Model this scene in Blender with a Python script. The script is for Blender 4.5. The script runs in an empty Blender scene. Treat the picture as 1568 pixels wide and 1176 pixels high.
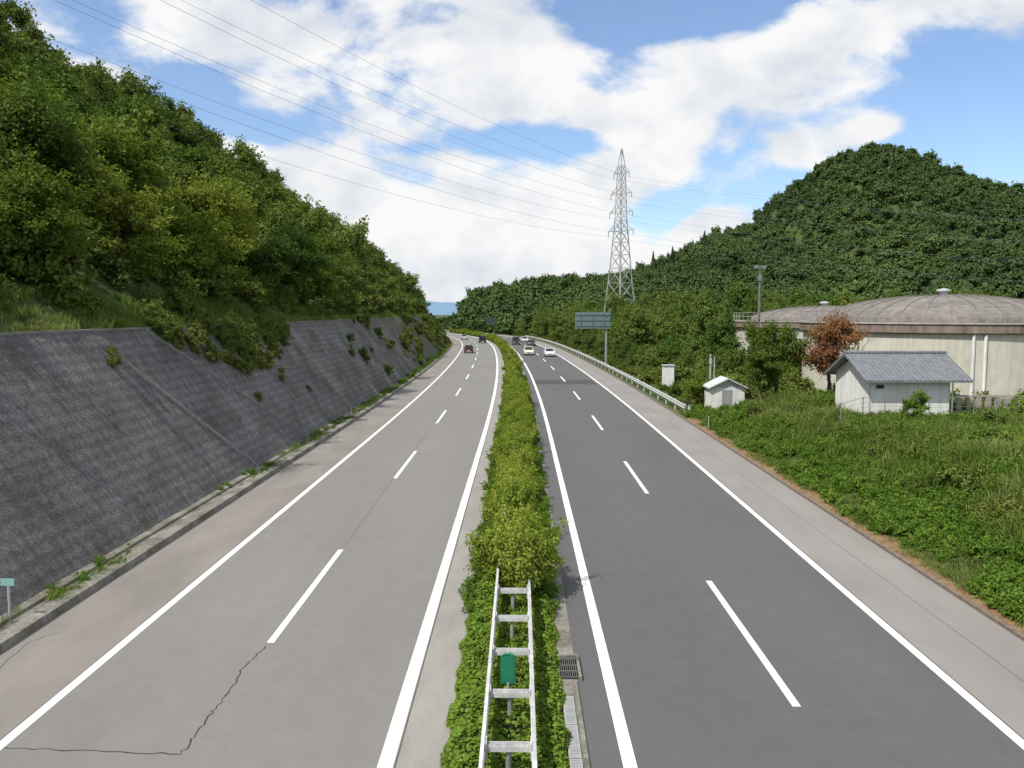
import bpy, math, numpy as np
from mathutils import Vector, Matrix
rng=np.random.default_rng(7)
S=bpy.context.scene
COL=S.collection
# ---------------------------------------------------------------- road curve
_ky=[-200,50,98,140,180,220,260,300,400,500,600,750,9000]
_ks=[0,0,.02,.035,.05,.09,.16,.24,.5,.8,.8,0,0]
_yy=np.arange(-200,9000,1.0); _ss=np.interp(_yy,_ky,_ks)
_sh=np.concatenate([[0],np.cumsum((_ss[1:]+_ss[:-1])/2)])
def shift(y): return -np.interp(y,_yy,_sh)
def slope(y): return float(np.interp(y,_ky,_ks))
def sst(a,b,x):
    t=np.clip((np.asarray(x,float)-a)/(b-a),0,1); return t*t*(3-2*t)
def nz(x,y,s,seed=0):
    x=np.asarray(x,float)/s; y=np.asarray(y,float)/s
    return (np.sin(x*1.3+seed+1.7*np.sin(y*.9+seed))+np.sin(y*1.7-seed*2+1.3*np.sin(x*1.1))+.5*np.sin(x*3.1+y*2.3+seed)+.5*np.sin(y*3.7-x*2.9+seed*3))/3
# crest table for the right-hand mountain (at Y about 620)
_cx=[-400,-120,-60,-42,-30,16,55,79,104,128,147,168,181,190,211,235,259,285,318,342,375,440,530,700,1200]
_ch=[0,0,0,3,15,23,25,29,38,49,59,63,65,82,98,115,123,117,97,83,68,50,38,28,10]
def height(u,y):
    u=np.asarray(u,float); y=np.asarray(y,float)
    x=u+shift(y); a=-u
    fL=1-sst(320,440,y)
    hl=7.05*np.clip((a-13.1)/4.6,0,1)*fL
    hl=hl+(.70*np.clip(a-18.4,0,47.6)-.1*np.clip(a-66,0,300)+nz(x,y,9)*1.0*sst(19,26,a))*fL
    hl=np.where(a>13.1,hl,0)
    near=1-sst(56,66,y)
    hr=near*(1.9*sst(12.3,19,u)+.12*nz(x,y,2.2,3)*sst(12.6,14,u)-1.5*sst(26,34,u))
    hr=hr+(3*sst(16,35,u)+.8*nz(x,y,20,5)*sst(16,30,u))*sst(125,200,y)*(1-sst(-.05,-.075,x/np.maximum(y,1)))
    t=np.clip((y-280)/340,0,1)
    bell=np.where(y<620,t**1.15,1-sst(620,1100,y)*.8)
    m=sst(12.4,45,u)
    hr=hr+m*bell*(np.interp(x,_cx,_ch)+(nz(x,y,38,2)*5*t*(1-.7*sst(560,620,y))+nz(x,y,14,6)*1.1*t)*sst(-60,10,x))
    hr=np.where(u>12.2,hr,0)
    return np.where(u<0,hl,hr)
# ---------------------------------------------------------------- helpers
def link(o,parent=None):
    COL.objects.link(o)
    if parent: o.parent=parent
    return o
def empty(name,loc=(0,0,0),rz=0):
    e=bpy.data.objects.new(name,None); e.location=loc; e.rotation_euler=(0,0,rz); COL.objects.link(e); return e
def obj(name,verts,faces,mats,midx=None,smooth=False,parent=None,loc=None,rot=None,doLink=True):
    me=bpy.data.meshes.new(name); me.from_pydata([tuple(map(float,v)) for v in verts],[],[tuple(map(int,f)) for f in faces])
    if not isinstance(mats,(list,tuple)): mats=[mats]
    for m in mats: me.materials.append(m)
    if midx is not None: me.polygons.foreach_set('material_index',np.array(midx,dtype=np.int32))
    if smooth: me.polygons.foreach_set('use_smooth',np.ones(len(me.polygons),dtype=bool))
    me.update(); o=bpy.data.objects.new(name,me)
    if loc is not None: o.location=loc
    if rot is not None: o.rotation_euler=rot
    if doLink: link(o,parent)
    return o
class MB:
    def __init__(s): s.v=[]; s.f=[]; s.m=[]
    def box(s,x0,x1,y0,y1,z0,z1,m=0):
        b=len(s.v)
        s.v+=[(x0,y0,z0),(x1,y0,z0),(x1,y1,z0),(x0,y1,z0),(x0,y0,z1),(x1,y0,z1),(x1,y1,z1),(x0,y1,z1)]
        s.f+=[tuple(b+i for i in q) for q in [(0,3,2,1),(4,5,6,7),(0,1,5,4),(1,2,6,5),(2,3,7,6),(3,0,4,7)]]; s.m+=[m]*6
    def tube(s,pts,rad,n=6,m=0,cap=True):
        pts=[Vector(p) for p in pts]
        if not isinstance(rad,(list,tuple)): rad=[rad]*len(pts)
        b=len(s.v)
        for i,p in enumerate(pts):
            d=(pts[min(i+1,len(pts)-1)]-pts[max(i-1,0)])
            if d.length<1e-9: d=Vector((0,0,1))
            d.normalize(); up=Vector((0,0,1)) if abs(d.z)<.95 else Vector((1,0,0))
            a=d.cross(up).normalized(); c=d.cross(a)
            for k in range(n):
                t=2*math.pi*(k+.5)/n; s.v.append(tuple(p+(a*math.cos(t)+c*math.sin(t))*rad[i]))
        for i in range(len(pts)-1):
            for k in range(n):
                s.f.append((b+i*n+k,b+i*n+(k+1)%n,b+(i+1)*n+(k+1)%n,b+(i+1)*n+k)); s.m.append(m)
        if cap:
            s.f.append(tuple(b+k for k in range(n))[::-1]); s.m.append(m)
            s.f.append(tuple(b+(len(pts)-1)*n+k for k in range(n))); s.m.append(m)
    def poly(s,pts,m=0):
        b=len(s.v); s.v+=[tuple(p) for p in pts]; s.f.append(tuple(range(b,b+len(pts)))); s.m.append(m)
    def lathe(s,prof,n=48,m=0,c=(0,0)):
        b=len(s.v)
        for r,z in prof:
            for k in range(n):
                t=2*math.pi*k/n; s.v.append((c[0]+r*math.cos(t),c[1]+r*math.sin(t),z))
        ms=m if isinstance(m,(list,tuple)) else [m]*(len(prof)-1)
        for i in range(len(prof)-1):
            for k in range(n):
                s.f.append((b+i*n+k,b+i*n+(k+1)%n,b+(i+1)*n+(k+1)%n,b+(i+1)*n+k)); s.m.append(ms[i])
    def make(s,name,mats,**k): return obj(name,s.v,s.f,mats,s.m,**k)
def extr(name,prof,u0,ys,mat,parent=None,z0=0,closed=False,smooth=False):
    v=[];f=[];n=len(prof)
    for y in ys:
        sx=float(shift(y)) 
        for du,dz in prof: v.append((u0+du+sx,y,z0+dz))
    for i in range(len(ys)-1):
        for k in range(n if closed else n-1):
            k2=(k+1)%n
            f.append((i*n+k,(i)*n+k2,(i+1)*n+k2,(i+1)*n+k))
    if closed:
        f.append(tuple(range(n))); f.append(tuple((len(ys)-1)*n+k for k in range(n))[::-1])
    return obj(name,v,f,mat,parent=parent,smooth=smooth)
# ---------------------------------------------------------------- materials
def nodes(name):
    m=bpy.data.materials.new(name); m.use_nodes=True; nt=m.node_tree; nt.nodes.clear()
    return m,nt,nt.nodes,nt.links
def ramp(N,stops):
    r=N.new('ShaderNodeValToRGB'); e=r.color_ramp.elements
    while len(e)<len(stops): e.new(.5)
    for i,(p,c) in enumerate(stops): e[i].position=p; e[i].color=(c[0],c[1],c[2],1)
    return r
def mixc(N,L,fac,a,b,mode='MIX'):
    x=N.new('ShaderNodeMix'); x.data_type='RGBA'; x.blend_type=mode
    for s,val in ((x.inputs[0],fac),(x.inputs[6],a),(x.inputs[7],b)):
        if hasattr(val,'is_linked'): L.new(val,s)
        elif isinstance(val,(int,float)): s.default_value=val
        else: s.default_value=(*val[:3],1)
    return x.outputs[2]
def noise(N,L,vec,scale,detail=4,rough=.55,stretch=None):
    if stretch:
        mp=N.new('ShaderNodeMapping'); mp.inputs['Scale'].default_value=stretch; L.new(vec,mp.inputs[0]); vec=mp.outputs[0]
    t=N.new('ShaderNodeTexNoise'); t.inputs['Scale'].default_value=scale; t.inputs['Detail'].default_value=detail; t.inputs['Roughness'].default_value=rough
    L.new(vec,t.inputs['Vector']); return t.outputs[0]
def surf(name,layers,rough=.9,bump=None,metal=0,spec=.3):
    m,nt,N,L=nodes(name); tc=N.new('ShaderNodeTexCoord').outputs['Object']
    cur=None
    for (sc,st,lo,hi,ca,cb,mode,fac) in layers:
        n=noise(N,L,tc,sc,5,.6,st); r=ramp(N,[(lo,ca),(hi,cb)]); L.new(n,r.inputs[0])
        cur=r.outputs[0] if cur is None else mixc(N,L,fac,cur,r.outputs[0],mode)
    b=N.new('ShaderNodeBsdfPrincipled'); L.new(cur,b.inputs['Base Color']); b.inputs['Roughness'].default_value=rough; b.inputs['Metallic'].default_value=metal
    b.inputs['Specular IOR Level'].default_value=spec
    if bump:
        n=noise(N,L,tc,bump[0],4,.6,bump[2] if len(bump)>2 else None); bp=N.new('ShaderNodeBump'); bp.inputs['Distance'].default_value=bump[1]; bp.inputs['Strength'].default_value=.8
        L.new(n,bp.inputs['Height']); L.new(bp.outputs[0],b.inputs['Normal'])
    o=N.new('ShaderNodeOutputMaterial'); L.new(b.outputs[0],o.inputs[0]); return m
W=(1,1,1)
def g(v,t=(1,1,1)): return (v*t[0],v*t[1],v*t[2])
def plain(name,c,rough=.6,metal=0,var=.15,sc=3): return surf(name,[(sc,None,.3,.7,tuple(x*(1-var) for x in c),tuple(min(1,x*(1+var)) for x in c),'MIX',1)],rough,metal=metal)
asphR=surf('asphalt_dark',[(45,None,.3,.7,g(.078,(1,1,1.01)),g(.125,(1,1,1.01)),'MIX',1),(.3,(1,.25,1),.3,.7,g(.93),g(1.06),'MULTIPLY',1),(2.2,(1,.7,1),.3,.7,g(.94),g(1.05),'MULTIPLY',1)],.85,(60,.008))
asphL=surf('asphalt_worn',[(45,None,.3,.7,g(.155,(1.03,1,.93)),g(.225,(1.03,1,.93)),'MIX',1),(.3,(1,.25,1),.3,.7,g(.92),g(1.06),'MULTIPLY',1),(2.2,(1,.7,1),.3,.7,g(.94),g(1.04),'MULTIPLY',1)],.85,(60,.008))
shL=surf('shoulder_pavement_brown',[(45,None,.3,.7,g(.165,(1.07,1,.92)),g(.24,(1.09,1,.9)),'MIX',1),(.6,(1,.4,1),.3,.7,g(.8),g(1.1),'MULTIPLY',1)],.9,(50,.008))
shR=surf('shoulder_pavement',[(45,None,.3,.7,g(.185,(1.06,1,.94)),g(.265,(1.06,1,.92)),'MIX',1),(.5,(1,.4,1),.3,.7,g(.86),g(1.08),'MULTIPLY',1)],.9,(50,.008))
concM=surf('median_edge_concrete',[(30,None,.3,.7,g(.22,(1.05,1,.92)),g(.31,(1.05,1,.92)),'MIX',1),(1,(1.4,.4,1),.3,.7,g(.82),g(1.1),'MULTIPLY',1)],.9,(50,.006))
soil=surf('median_soil',[(6,None,.35,.65,(.03,.045,.012),(.07,.09,.025),'MIX',1)],1,(20,.05))
conc=surf('weathered_concrete',[(9,None,.3,.7,g(.16,(1.05,1,.88)),g(.3,(1.05,1,.9)),'MIX',1),(.9,None,.35,.65,g(.5,(1,1,.85)),g(1.05),'MULTIPLY',1)],.95,(25,.02))
def paintmat():
    m,nt,N,L=nodes('road_paint'); tc=N.new('ShaderNodeTexCoord').outputs['Object']
    n=noise(N,L,tc,14,8,.75); r=ramp(N,[(.34,g(.42)),(.46,g(.8))]); L.new(n,r.inputs[0])
    n2=noise(N,L,tc,.8,4,.6); r2=ramp(N,[(.3,g(.83,(1,1,.96))),(.7,W)]); L.new(n2,r2.inputs[0])
    b=N.new('ShaderNodeBsdfPrincipled'); L.new(mixc(N,L,1.0,r.outputs[0],r2.outputs[0],'MULTIPLY'),b.inputs['Base Color']); b.inputs['Roughness'].default_value=.6
    o=N.new('ShaderNodeOutputMaterial'); L.new(b.outputs[0],o.inputs[0]); return m
paint=paintmat()
def wallmat():
    m,nt,N,L=nodes('shotcrete_wall'); tc=N.new('ShaderNodeTexCoord').outputs['Object']
    n=noise(N,L,tc,5,6,.7,(1,1.2,3)); r=ramp(N,[(.3,g(.08,(1,1,1.02))),(.7,g(.25,(1.02,1,.98)))]); L.new(n,r.inputs[0])
    wv=N.new('ShaderNodeTexWave'); wv.bands_direction='Z'; wv.inputs['Scale'].default_value=.8; wv.inputs['Distortion'].default_value=3.5; wv.inputs['Detail'].default_value=5; wv.inputs['Detail Scale'].default_value=2.5; wv.inputs['Detail Roughness'].default_value=.75
    L.new(tc,wv.inputs[0]); rw=ramp(N,[(0,g(.82)),(.5,g(1.0)),(1,g(1.08))]); L.new(wv.outputs[1],rw.inputs[0])
    c=mixc(N,L,1.0,r.outputs[0],rw.outputs[0],'MULTIPLY')
    n2=noise(N,L,tc,.22,5,.6,(1,1,2)); r2=ramp(N,[(.32,g(.62)),(.68,g(1.25))]); L.new(n2,r2.inputs[0])
    c=mixc(N,L,1.0,c,r2.outputs[0],'MULTIPLY')
    n2=noise(N,L,tc,1.2,5,.6,(1,2.6,.25)); r2=ramp(N,[(.35,g(.62)),(.6,g(1.1))]); L.new(n2,r2.inputs[0])
    c=mixc(N,L,.85,c,r2.outputs[0],'MULTIPLY')
    n3=noise(N,L,tc,22,3,.6); r3=ramp(N,[(.62,(0,0,0)),(.72,W)]); L.new(n3,r3.inputs[0])
    c=mixc(N,L,r3.outputs[0],c,g(.32))
    sp=N.new('ShaderNodeSeparateXYZ'); L.new(tc,sp.inputs[0]); mr=N.new('ShaderNodeMapRange'); mr.inputs[1].default_value=35; mr.inputs[2].default_value=170; L.new(sp.outputs[1],mr.inputs[0])
    n4=noise(N,L,tc,.5,6,.65); ad=N.new('ShaderNodeMath'); ad.operation='ADD'; L.new(n4,ad.inputs[0]); 
    ml=N.new('ShaderNodeMath'); ml.operation='MULTIPLY'; ml.inputs[1].default_value=.35; L.new(mr.outputs[0],ml.inputs[0]); L.new(ml.outputs[0],ad.inputs[1])
    r4=ramp(N,[(.54,(0,0,0)),(.75,g(.85))]); L.new(ad.outputs[0],r4.inputs[0])
    c=mixc(N,L,r4.outputs[0],c,(.075,.075,.04))
    b=N.new('ShaderNodeBsdfPrincipled'); L.new(c,b.inputs['Base Color']); b.inputs['Roughness'].default_value=.95
    n5=noise(N,L,tc,7,5,.7,(1,1,2)); a5=N.new('ShaderNodeMath'); a5.operation='MULTIPLY_ADD'; a5.inputs[1].default_value=.3; L.new(wv.outputs[1],a5.inputs[0]); L.new(n5,a5.inputs[2])
    bp=N.new('ShaderNodeBump'); bp.inputs['Distance'].default_value=.12; L.new(a5.outputs[0],bp.inputs['Height']); L.new(bp.outputs[0],b.inputs['Normal'])
    o=N.new('ShaderNodeOutputMaterial'); L.new(b.outputs[0],o.inputs[0]); return m
wallM=wallmat()
ground=surf('ground_vegetation',[(.8,None,.35,.65,(.03,.052,.014),(.075,.11,.03),'MIX',1),(6,None,.3,.7,g(.7),g(1.25),'MULTIPLY',1)],1,(4,.2))
bankM=surf('bank_soil_grass',[(2.2,None,.35,.62,(.05,.09,.02),(.12,.135,.045),'MIX',1),(14,None,.3,.7,g(.6),g(1.3),'MULTIPLY',1)],1,(12,.08))
litter=surf('dry_grass_litter',[(5,None,.3,.7,(.16,.1,.05),(.3,.2,.1),'MIX',1),(20,None,.3,.7,g(.6),g(1.2),'MULTIPLY',1)],1,(20,.04))
def leafmat(name,c0,c1,c2,trans=.3,locscale=None,alt=None,rw=.45):
    m,nt,N,L=nodes(name)
    at=N.new('ShaderNodeAttribute'); at.attribute_name='tint'; oi=N.new('ShaderNodeObjectInfo')
    a=N.new('ShaderNodeMath'); a.operation='MULTIPLY_ADD'; L.new(oi.outputs['Random'],a.inputs[0]); a.inputs[1].default_value=rw
    b=N.new('ShaderNodeMath'); b.operation='MULTIPLY'; L.new(at.outputs['Fac'],b.inputs[0]); b.inputs[1].default_value=1.02-rw; L.new(b.outputs[0],a.inputs[2])
    r=ramp(N,[(0,c0),(.5,c1),(1,c2)]); L.new(a.outputs[0],r.inputs[0]); c=r.outputs[0]
    if locscale:
        n=noise(N,L,oi.outputs['Location'],locscale,3,.6); r2=ramp(N,[(.42,(0,0,0)),(.62,W)]); L.new(n,r2.inputs[0])
        c=mixc(N,L,r2.outputs[0],c,mixc(N,L,.7,c,alt))
    d=N.new('ShaderNodeBsdfDiffuse'); L.new(c,d.inputs[0]); last=d
    if trans:
        t=N.new('ShaderNodeBsdfTranslucent'); L.new(mixc(N,L,1.0,c,(1.15,1.2,.6),'MULTIPLY'),t.inputs[0])
        last=N.new('ShaderNodeMixShader'); last.inputs[0].default_value=trans; L.new(d.outputs[0],last.inputs[1]); L.new(t.outputs[0],last.inputs[2])
    o=N.new('ShaderNodeOutputMaterial'); L.new(last.outputs[0],o.inputs[0]); return m
leafHill=leafmat('foliage_hillside',(.035,.07,.018),(.085,.145,.032),(.18,.235,.052),.18,.06,(.16,.19,.05),.6)
leafShrub=leafmat('foliage_shrub',(.05,.085,.02),(.11,.165,.034),(.2,.24,.055),.18,.12,(.18,.19,.06),.5)
leafNear=leafmat('foliage_broadleaf',(.055,.095,.018),(.13,.185,.033),(.27,.3,.055),.3)
leafDark=leafmat('foliage_dark_broadleaf',(.035,.07,.018),(.08,.13,.03),(.15,.2,.04),.25)
leafFar=leafmat('foliage_far_forest',(.04,.072,.03),(.058,.098,.036),(.095,.14,.045),0,.012,(.11,.16,.05),.35)  # distance haze put into the leaf colour: bluer than the near greens
leafHedge=leafmat('foliage_hedge',(.09,.14,.02),(.195,.265,.038),(.35,.4,.08),.3,.35,(.25,.3,.06))
leafIvy=leafmat('foliage_groundcover',(.06,.115,.016),(.13,.22,.032),(.25,.33,.06))
leafRed=leafmat('foliage_dry_brown',(.15,.07,.038),(.25,.125,.065),(.34,.2,.1),.3)
grassM=leafmat('grass_blades',(.06,.11,.02),(.115,.19,.034),(.2,.26,.065),.25,.3,(.22,.24,.09))
weedM=leafmat('weeds',(.06,.125,.02),(.115,.205,.032),(.2,.28,.055),.3)
bark=plain('bark',(.09,.07,.05),.95,var=.4,sc=8)
galv=plain('galvanised_steel',(.5,.53,.55),.45,.3,.1)
whitem=surf('weathered_white_steel',[(4,None,.3,.7,g(.48,(.98,1,1.03)),g(.68,(.98,1,1.02)),'MIX',1),(14,(1,1,2),.3,.62,(.75,.7,.62),W,'MULTIPLY',.8)],.5)
rail2=surf('galvanised_rail',[(4,None,.3,.7,g(.28,(.97,1,1.04)),g(.48,(.97,1,1.03)),'MIX',1),(12,(1,.3,2),.3,.62,(.7,.66,.6),W,'MULTIPLY',.9)],.5,metal=.2)
darkm=plain('dark_metal',(.05,.055,.055),.6)
# ---------------------------------------------------------------- fast leaf mesh
def quads_mesh(name,V,tint,mats,mi=None,extra=None):
    n=len(V); verts=V.reshape(-1,3); ef=[]
    me=bpy.data.meshes.new(name)
    if extra: 
        eb=len(verts); verts=np.vstack([verts,np.array(extra.v,float)]); ef=[[eb+i for i in f] for f in extra.f]
    me.vertices.add(len(verts)); me.vertices.foreach_set('co',verts.astype(np.float32).ravel())
    li=np.concatenate([np.arange(4*n)]+[np.array(f) for f in ef]) if ef else np.arange(4*n)
    me.loops.add(len(li)); me.loops.foreach_set('vertex_index',li.astype(np.int32))
    sizes=np.concatenate([np.full(n,4),np.array([len(f) for f in ef],int)]) if ef else np.full(n,4)
    st=np.concatenate([[0],np.cumsum(sizes)[:-1]])
    me.polygons.add(len(sizes)); me.polygons.foreach_set('loop_start',st.astype(np.int32))
    mid=np.concatenate([np.zeros(n),np.ones(len(ef))]) if ef else np.zeros(n)
    me.polygons.foreach_set('material_index',mid.astype(np.int32))
    for m in mats: me.materials.append(m)
    me.update(calc_edges=True); me.validate()
    a=me.attributes.new('tint','FLOAT','FACE'); tt=np.concatenate([tint,np.zeros(len(ef))]) if ef else tint
    a.data.foreach_set('value',tt.astype(np.float32)); return me
def leaves(P,Nrm,size,rg,asp=.55,jit=.8):
    n=len(P); nn=Nrm+rg.normal(0,jit,(n,3)); nn/=np.linalg.norm(nn,axis=1)[:,None]+1e-9
    r=rg.normal(0,1,(n,3)); a=np.cross(nn,r); a/=np.linalg.norm(a,axis=1)[:,None]+1e-9; b=np.cross(nn,a)
    s=(size*rg.uniform(.6,1.35,n))[:,None]
    V=np.stack([P-a*s*.5,P+b*s*asp*.5+nn*s*.12,P+a*s*.5,P-b*s*asp*.5+nn*s*.12],1); return V
def crown(rg,R,Hs,zc,nl,N,ls,low=-.35,spread=.68,sprig=.22):
    nb=max(4,nl//4); D=rg.normal(0,1,(nb,3)); D/=np.linalg.norm(D,axis=1)[:,None]; C=D*(rg.uniform(.2,1,nb)**.5)[:,None]*R*spread*.85; C[:,2]*=Hs; RB=R*rg.uniform(.3,.55,nb)
    ns=nl*4; kb=rg.choice(nb,ns,p=RB**2/np.sum(RB**2)); e0=rg.normal(0,1,(ns,3)); e0/=np.linalg.norm(e0,axis=1)[:,None]; fl=(e0[:,2]<low)&(rg.random(ns)<.75); e0[fl,2]*=-1
    c=C[kb]+e0*(RB[kb]*rg.uniform(.55,1.1,ns))[:,None]; rad=R*rg.uniform(.1,.27,ns)
    w=rad**2; k=rg.choice(ns,N,p=w/w.sum()); e=rg.normal(0,1,(N,3)); e/=np.linalg.norm(e,axis=1)[:,None]
    fl=(e[:,2]<-.2)&(rg.random(N)<.6); e[fl,2]*=-1
    P=c[k]+e*(rad[k]*rg.uniform(.35,1.15,N)**.8)[:,None]*np.array([1,1,.8])
    m=rg.random(N)<sprig
    sd=e0[k]+rg.normal(0,.001,(N,3)); jd=(rg.integers(0,5,N)); ang=jd*1.257+k; off=np.stack([np.cos(ang),np.sin(ang),.9+0*ang],1)*.5+sd; off/=np.linalg.norm(off,axis=1)[:,None]
    P[m]=(c[k]+off*(rad[k]*rg.uniform(.6,1.9,N))[:,None]+rg.normal(0,.035*R,(N,3)))[m]
    P[:,2]+=zc; lt=rg.random(ns)
    tint=np.clip(.45*lt[k]+.35*rg.random(N)+.2*rg.random(nb)[kb[k]],0,1)
    Nn=.6*e+.4*e0[k]+np.array([0,0,.25])
    return P,Nn,tint,C+np.array([0,0,zc]),RB
def tree_mesh(name,seed,R,Hs,zc,nl,N,ls,lm,trunk=.14,asp=.55,jit=.6,**k):
    rg=np.random.default_rng(seed); P,e,t,c,rad=crown(rg,R,Hs,zc,nl,N,ls,**k)
    V=leaves(P,e,ls,rg,asp,jit); ex=None
    if trunk:
        ex=MB(); top=zc+.1*R
        pts=[(0,0,-.5),(.05*R,.02,top*.35),(-.04*R,.05,top*.7),(0,0,top)]
        ex.tube(pts,[trunk*1.3,trunk,trunk*.7,trunk*.35],7)
        for i in range(min(len(c),9)):
            q=c[i]; s0=Vector(pts[1])*.5+Vector(pts[2])*.5; mid=(s0+Vector(q))/2+Vector((0,0,-.15*R))
            ex.tube([s0,mid,q],[trunk*.55,trunk*.35,trunk*.12],5)
    return quads_mesh(name,V,t,[lm,bark],extra=ex)
def coll_of(name,meshes):
    c=bpy.data.collections.new(name)
    for i,me in enumerate(meshes):
        c.objects.link(bpy.data.objects.new(me.name,me))
    return c
def scatter(name,pos,scl,coll,nvar,rg,tilt=0.0,rz=None):
    n=len(pos); me=bpy.data.meshes.new(name); me.vertices.add(n); me.vertices.foreach_set('co',np.asarray(pos,np.float32).ravel())
    rot=np.zeros((n,3),np.float32); rot[:,2]=rg.uniform(0,6.283,n) if rz is None else rz; rot[:,0]=rg.normal(0,1,n)*tilt; rot[:,1]=rg.normal(0,1,n)*tilt
    scl=np.asarray(scl,np.float32); 
    if scl.ndim==1: scl=np.stack([scl]*3,1)
    a=me.attributes.new('rot','FLOAT_VECTOR','POINT'); a.data.foreach_set('vector',rot.ravel())
    a=me.attributes.new('scl','FLOAT_VECTOR','POINT'); a.data.foreach_set('vector',scl.astype(np.float32).ravel())
    a=me.attributes.new('idx','INT','POINT'); a.data.foreach_set('value',rg.integers(0,nvar,n).astype(np.int32))
    o=bpy.data.objects.new(name,me); link(o)
    ng=bpy.data.node_groups.new(name+'_nodes','GeometryNodeTree')
    ng.interface.new_socket('Geometry',in_out='INPUT',socket_type='NodeSocketGeometry'); ng.interface.new_socket('Geometry',in_out='OUTPUT',socket_type='NodeSocketGeometry')
    N=ng.nodes; L=ng.links; gi=N.new('NodeGroupInput'); go=N.new('NodeGroupOutput'); ip=N.new('GeometryNodeInstanceOnPoints'); ci=N.new('GeometryNodeCollectionInfo')
    ci.inputs['Collection'].default_value=coll; ci.inputs['Separate Children'].default_value=True; ci.inputs['Reset Children'].default_value=True
    ip.inputs['Pick Instance'].default_value=True
    def na(nm,dt):
        q=N.new('GeometryNodeInputNamedAttribute'); q.data_type=dt; q.inputs['Name'].default_value=nm
        return [s for s in q.outputs if s.enabled and s.name=='Attribute'][0]
    L.new(gi.outputs[0],ip.inputs['Points']); L.new(ci.outputs[0],ip.inputs['Instance']); L.new(na('idx','INT'),ip.inputs['Instance Index'])
    L.new(na('rot','FLOAT_VECTOR'),ip.inputs['Rotation']); L.new(na('scl','FLOAT_VECTOR'),ip.inputs['Scale']); L.new(ip.outputs[0],go.inputs[0])
    md=o.modifiers.new('scatter','NODES'); md.node_group=ng; return o
# ---------------------------------------------------------------- terrain
def grid_u():
    l=[-6000,-3000,-1500,-800,-500,-350,-250,-180,-130,-100]+list(np.arange(-90,-18.4,2.5))+[-18.4,-17.7,-16.2,-14.6,-13.1,-12,-6,0,6,11.9,12.3]
    r=list(np.arange(12.8,30,.8))+list(np.arange(30,60,2.5))+list(np.arange(60,620,7))+[650,700,800,1000,1500,3000,6000]
    return np.array(l+r,float)
def grid_y():
    return np.array(list(np.arange(-60,70,1.5))+list(np.arange(70,200,4))+list(np.arange(200,760,7))+[800,850,900,1000,1100,1300,1600,2000,3000,5000,8000],float)
U=grid_u(); Y=grid_y(); UU,YY=np.meshgrid(U,Y); ZZ=height(UU,YY)
ZZ=np.where((UU>-13.2)&(UU<12.35),-.06,ZZ); ZZ=np.where((UU<-13)&(UU>-17.8),ZZ-.12,ZZ)
XX=UU+shift(YY); nu=len(U); ny=len(Y)
idx=np.arange(nu*ny).reshape(ny,nu); F=np.stack([idx[:-1,:-1],idx[:-1,1:],idx[1:,1:],idx[1:,:-1]],-1).reshape(-1,4)
fu=((UU[:-1,:-1]+UU[:-1,1:])/2).ravel(); fy=((YY[:-1,:-1]+YY[1:,:-1])/2).ravel()
mi=np.where((fu>12)&(fu<40)&(fy<68),1,0)
t=obj('ground_terrain',np.stack([XX,YY,ZZ],-1).reshape(-1,3),F,[ground,bankM],mi,smooth=True)
v=[];f=[];xs=np.linspace(-1600,900,90)
for i,x in enumerate(xs):
    h=62+18*math.sin(x/170)+9*math.sin(x/61+1)+4*math.sin(x/23)
    v+=[(x,2900,-20),(x,3050,h*.7),(x,3250,h)]
for i in range(len(xs)-1):
    for k in range(2): f.append((i*3+k,(i+1)*3+k,(i+1)*3+k+1,i*3+k+1))
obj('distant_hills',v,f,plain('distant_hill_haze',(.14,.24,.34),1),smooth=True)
# ---------------------------------------------------------------- road
cols=[-11.95,-9.5,-2.2,-1.3,.85,1.22,9.2,12.0]; cm=[0,1,2,3,4,5,6]
ys=np.concatenate([np.arange(-40,200,3),np.arange(200,640,4)])
v=[];f=[];m=[]
for y in ys:
    for u in cols: v.append((u+float(shift(y)),y,0.0))
n=len(cols)
for i in range(len(ys)-1):
    for k in range(n-1): f.append((i*n+k,i*n+k+1,(i+1)*n+k+1,(i+1)*n+k)); m.append(cm[k])
obj('highway_road',v,f,[shL,asphL,concM,soil,conc,asphR,shR],m)
def line(mb,u,w,y0,y1,z=.004):
    k=max(2,int((y1-y0)/3)+1); yy=np.linspace(y0,y1,k); b=len(mb.v)
    for y in yy:
        s=float(shift(y)); mb.v+=[(u-w/2+s,y,z),(u+w/2+s,y,z)]
    for i in range(k-1): mb.f.append((b+2*i,b+2*i+1,b+2*i+3,b+2*i+2)); mb.m.append(0)
mb=MB()
line(mb,-9.4,.21,-40,600); line(mb,-2.33,.27,-40,600); line(mb,1.9,.24,-40,600); line(mb,9.12,.21,-40,600)
for k in range(-2,26):
    line(mb,5.5,.17,16.0+19.6*k,23.8+19.6*k); line(mb,-5.93,.17,19.1+19.7*k,26.9+19.7*k)
mb.make('road_markings',[paint])
mb=MB(); line(mb,5.4,6.6,91,97,.002); mb.make('painted_road_shadow',[plain('painted_shadow_dark',(.06,.06,.063),.85)])  # shadow across the right lanes, painted as a thin darker sheet
def px2road(px,py):
    z=1275*7.8/(py-479); return ((px-797)*z/1275,(z-.66)/.996)
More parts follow.
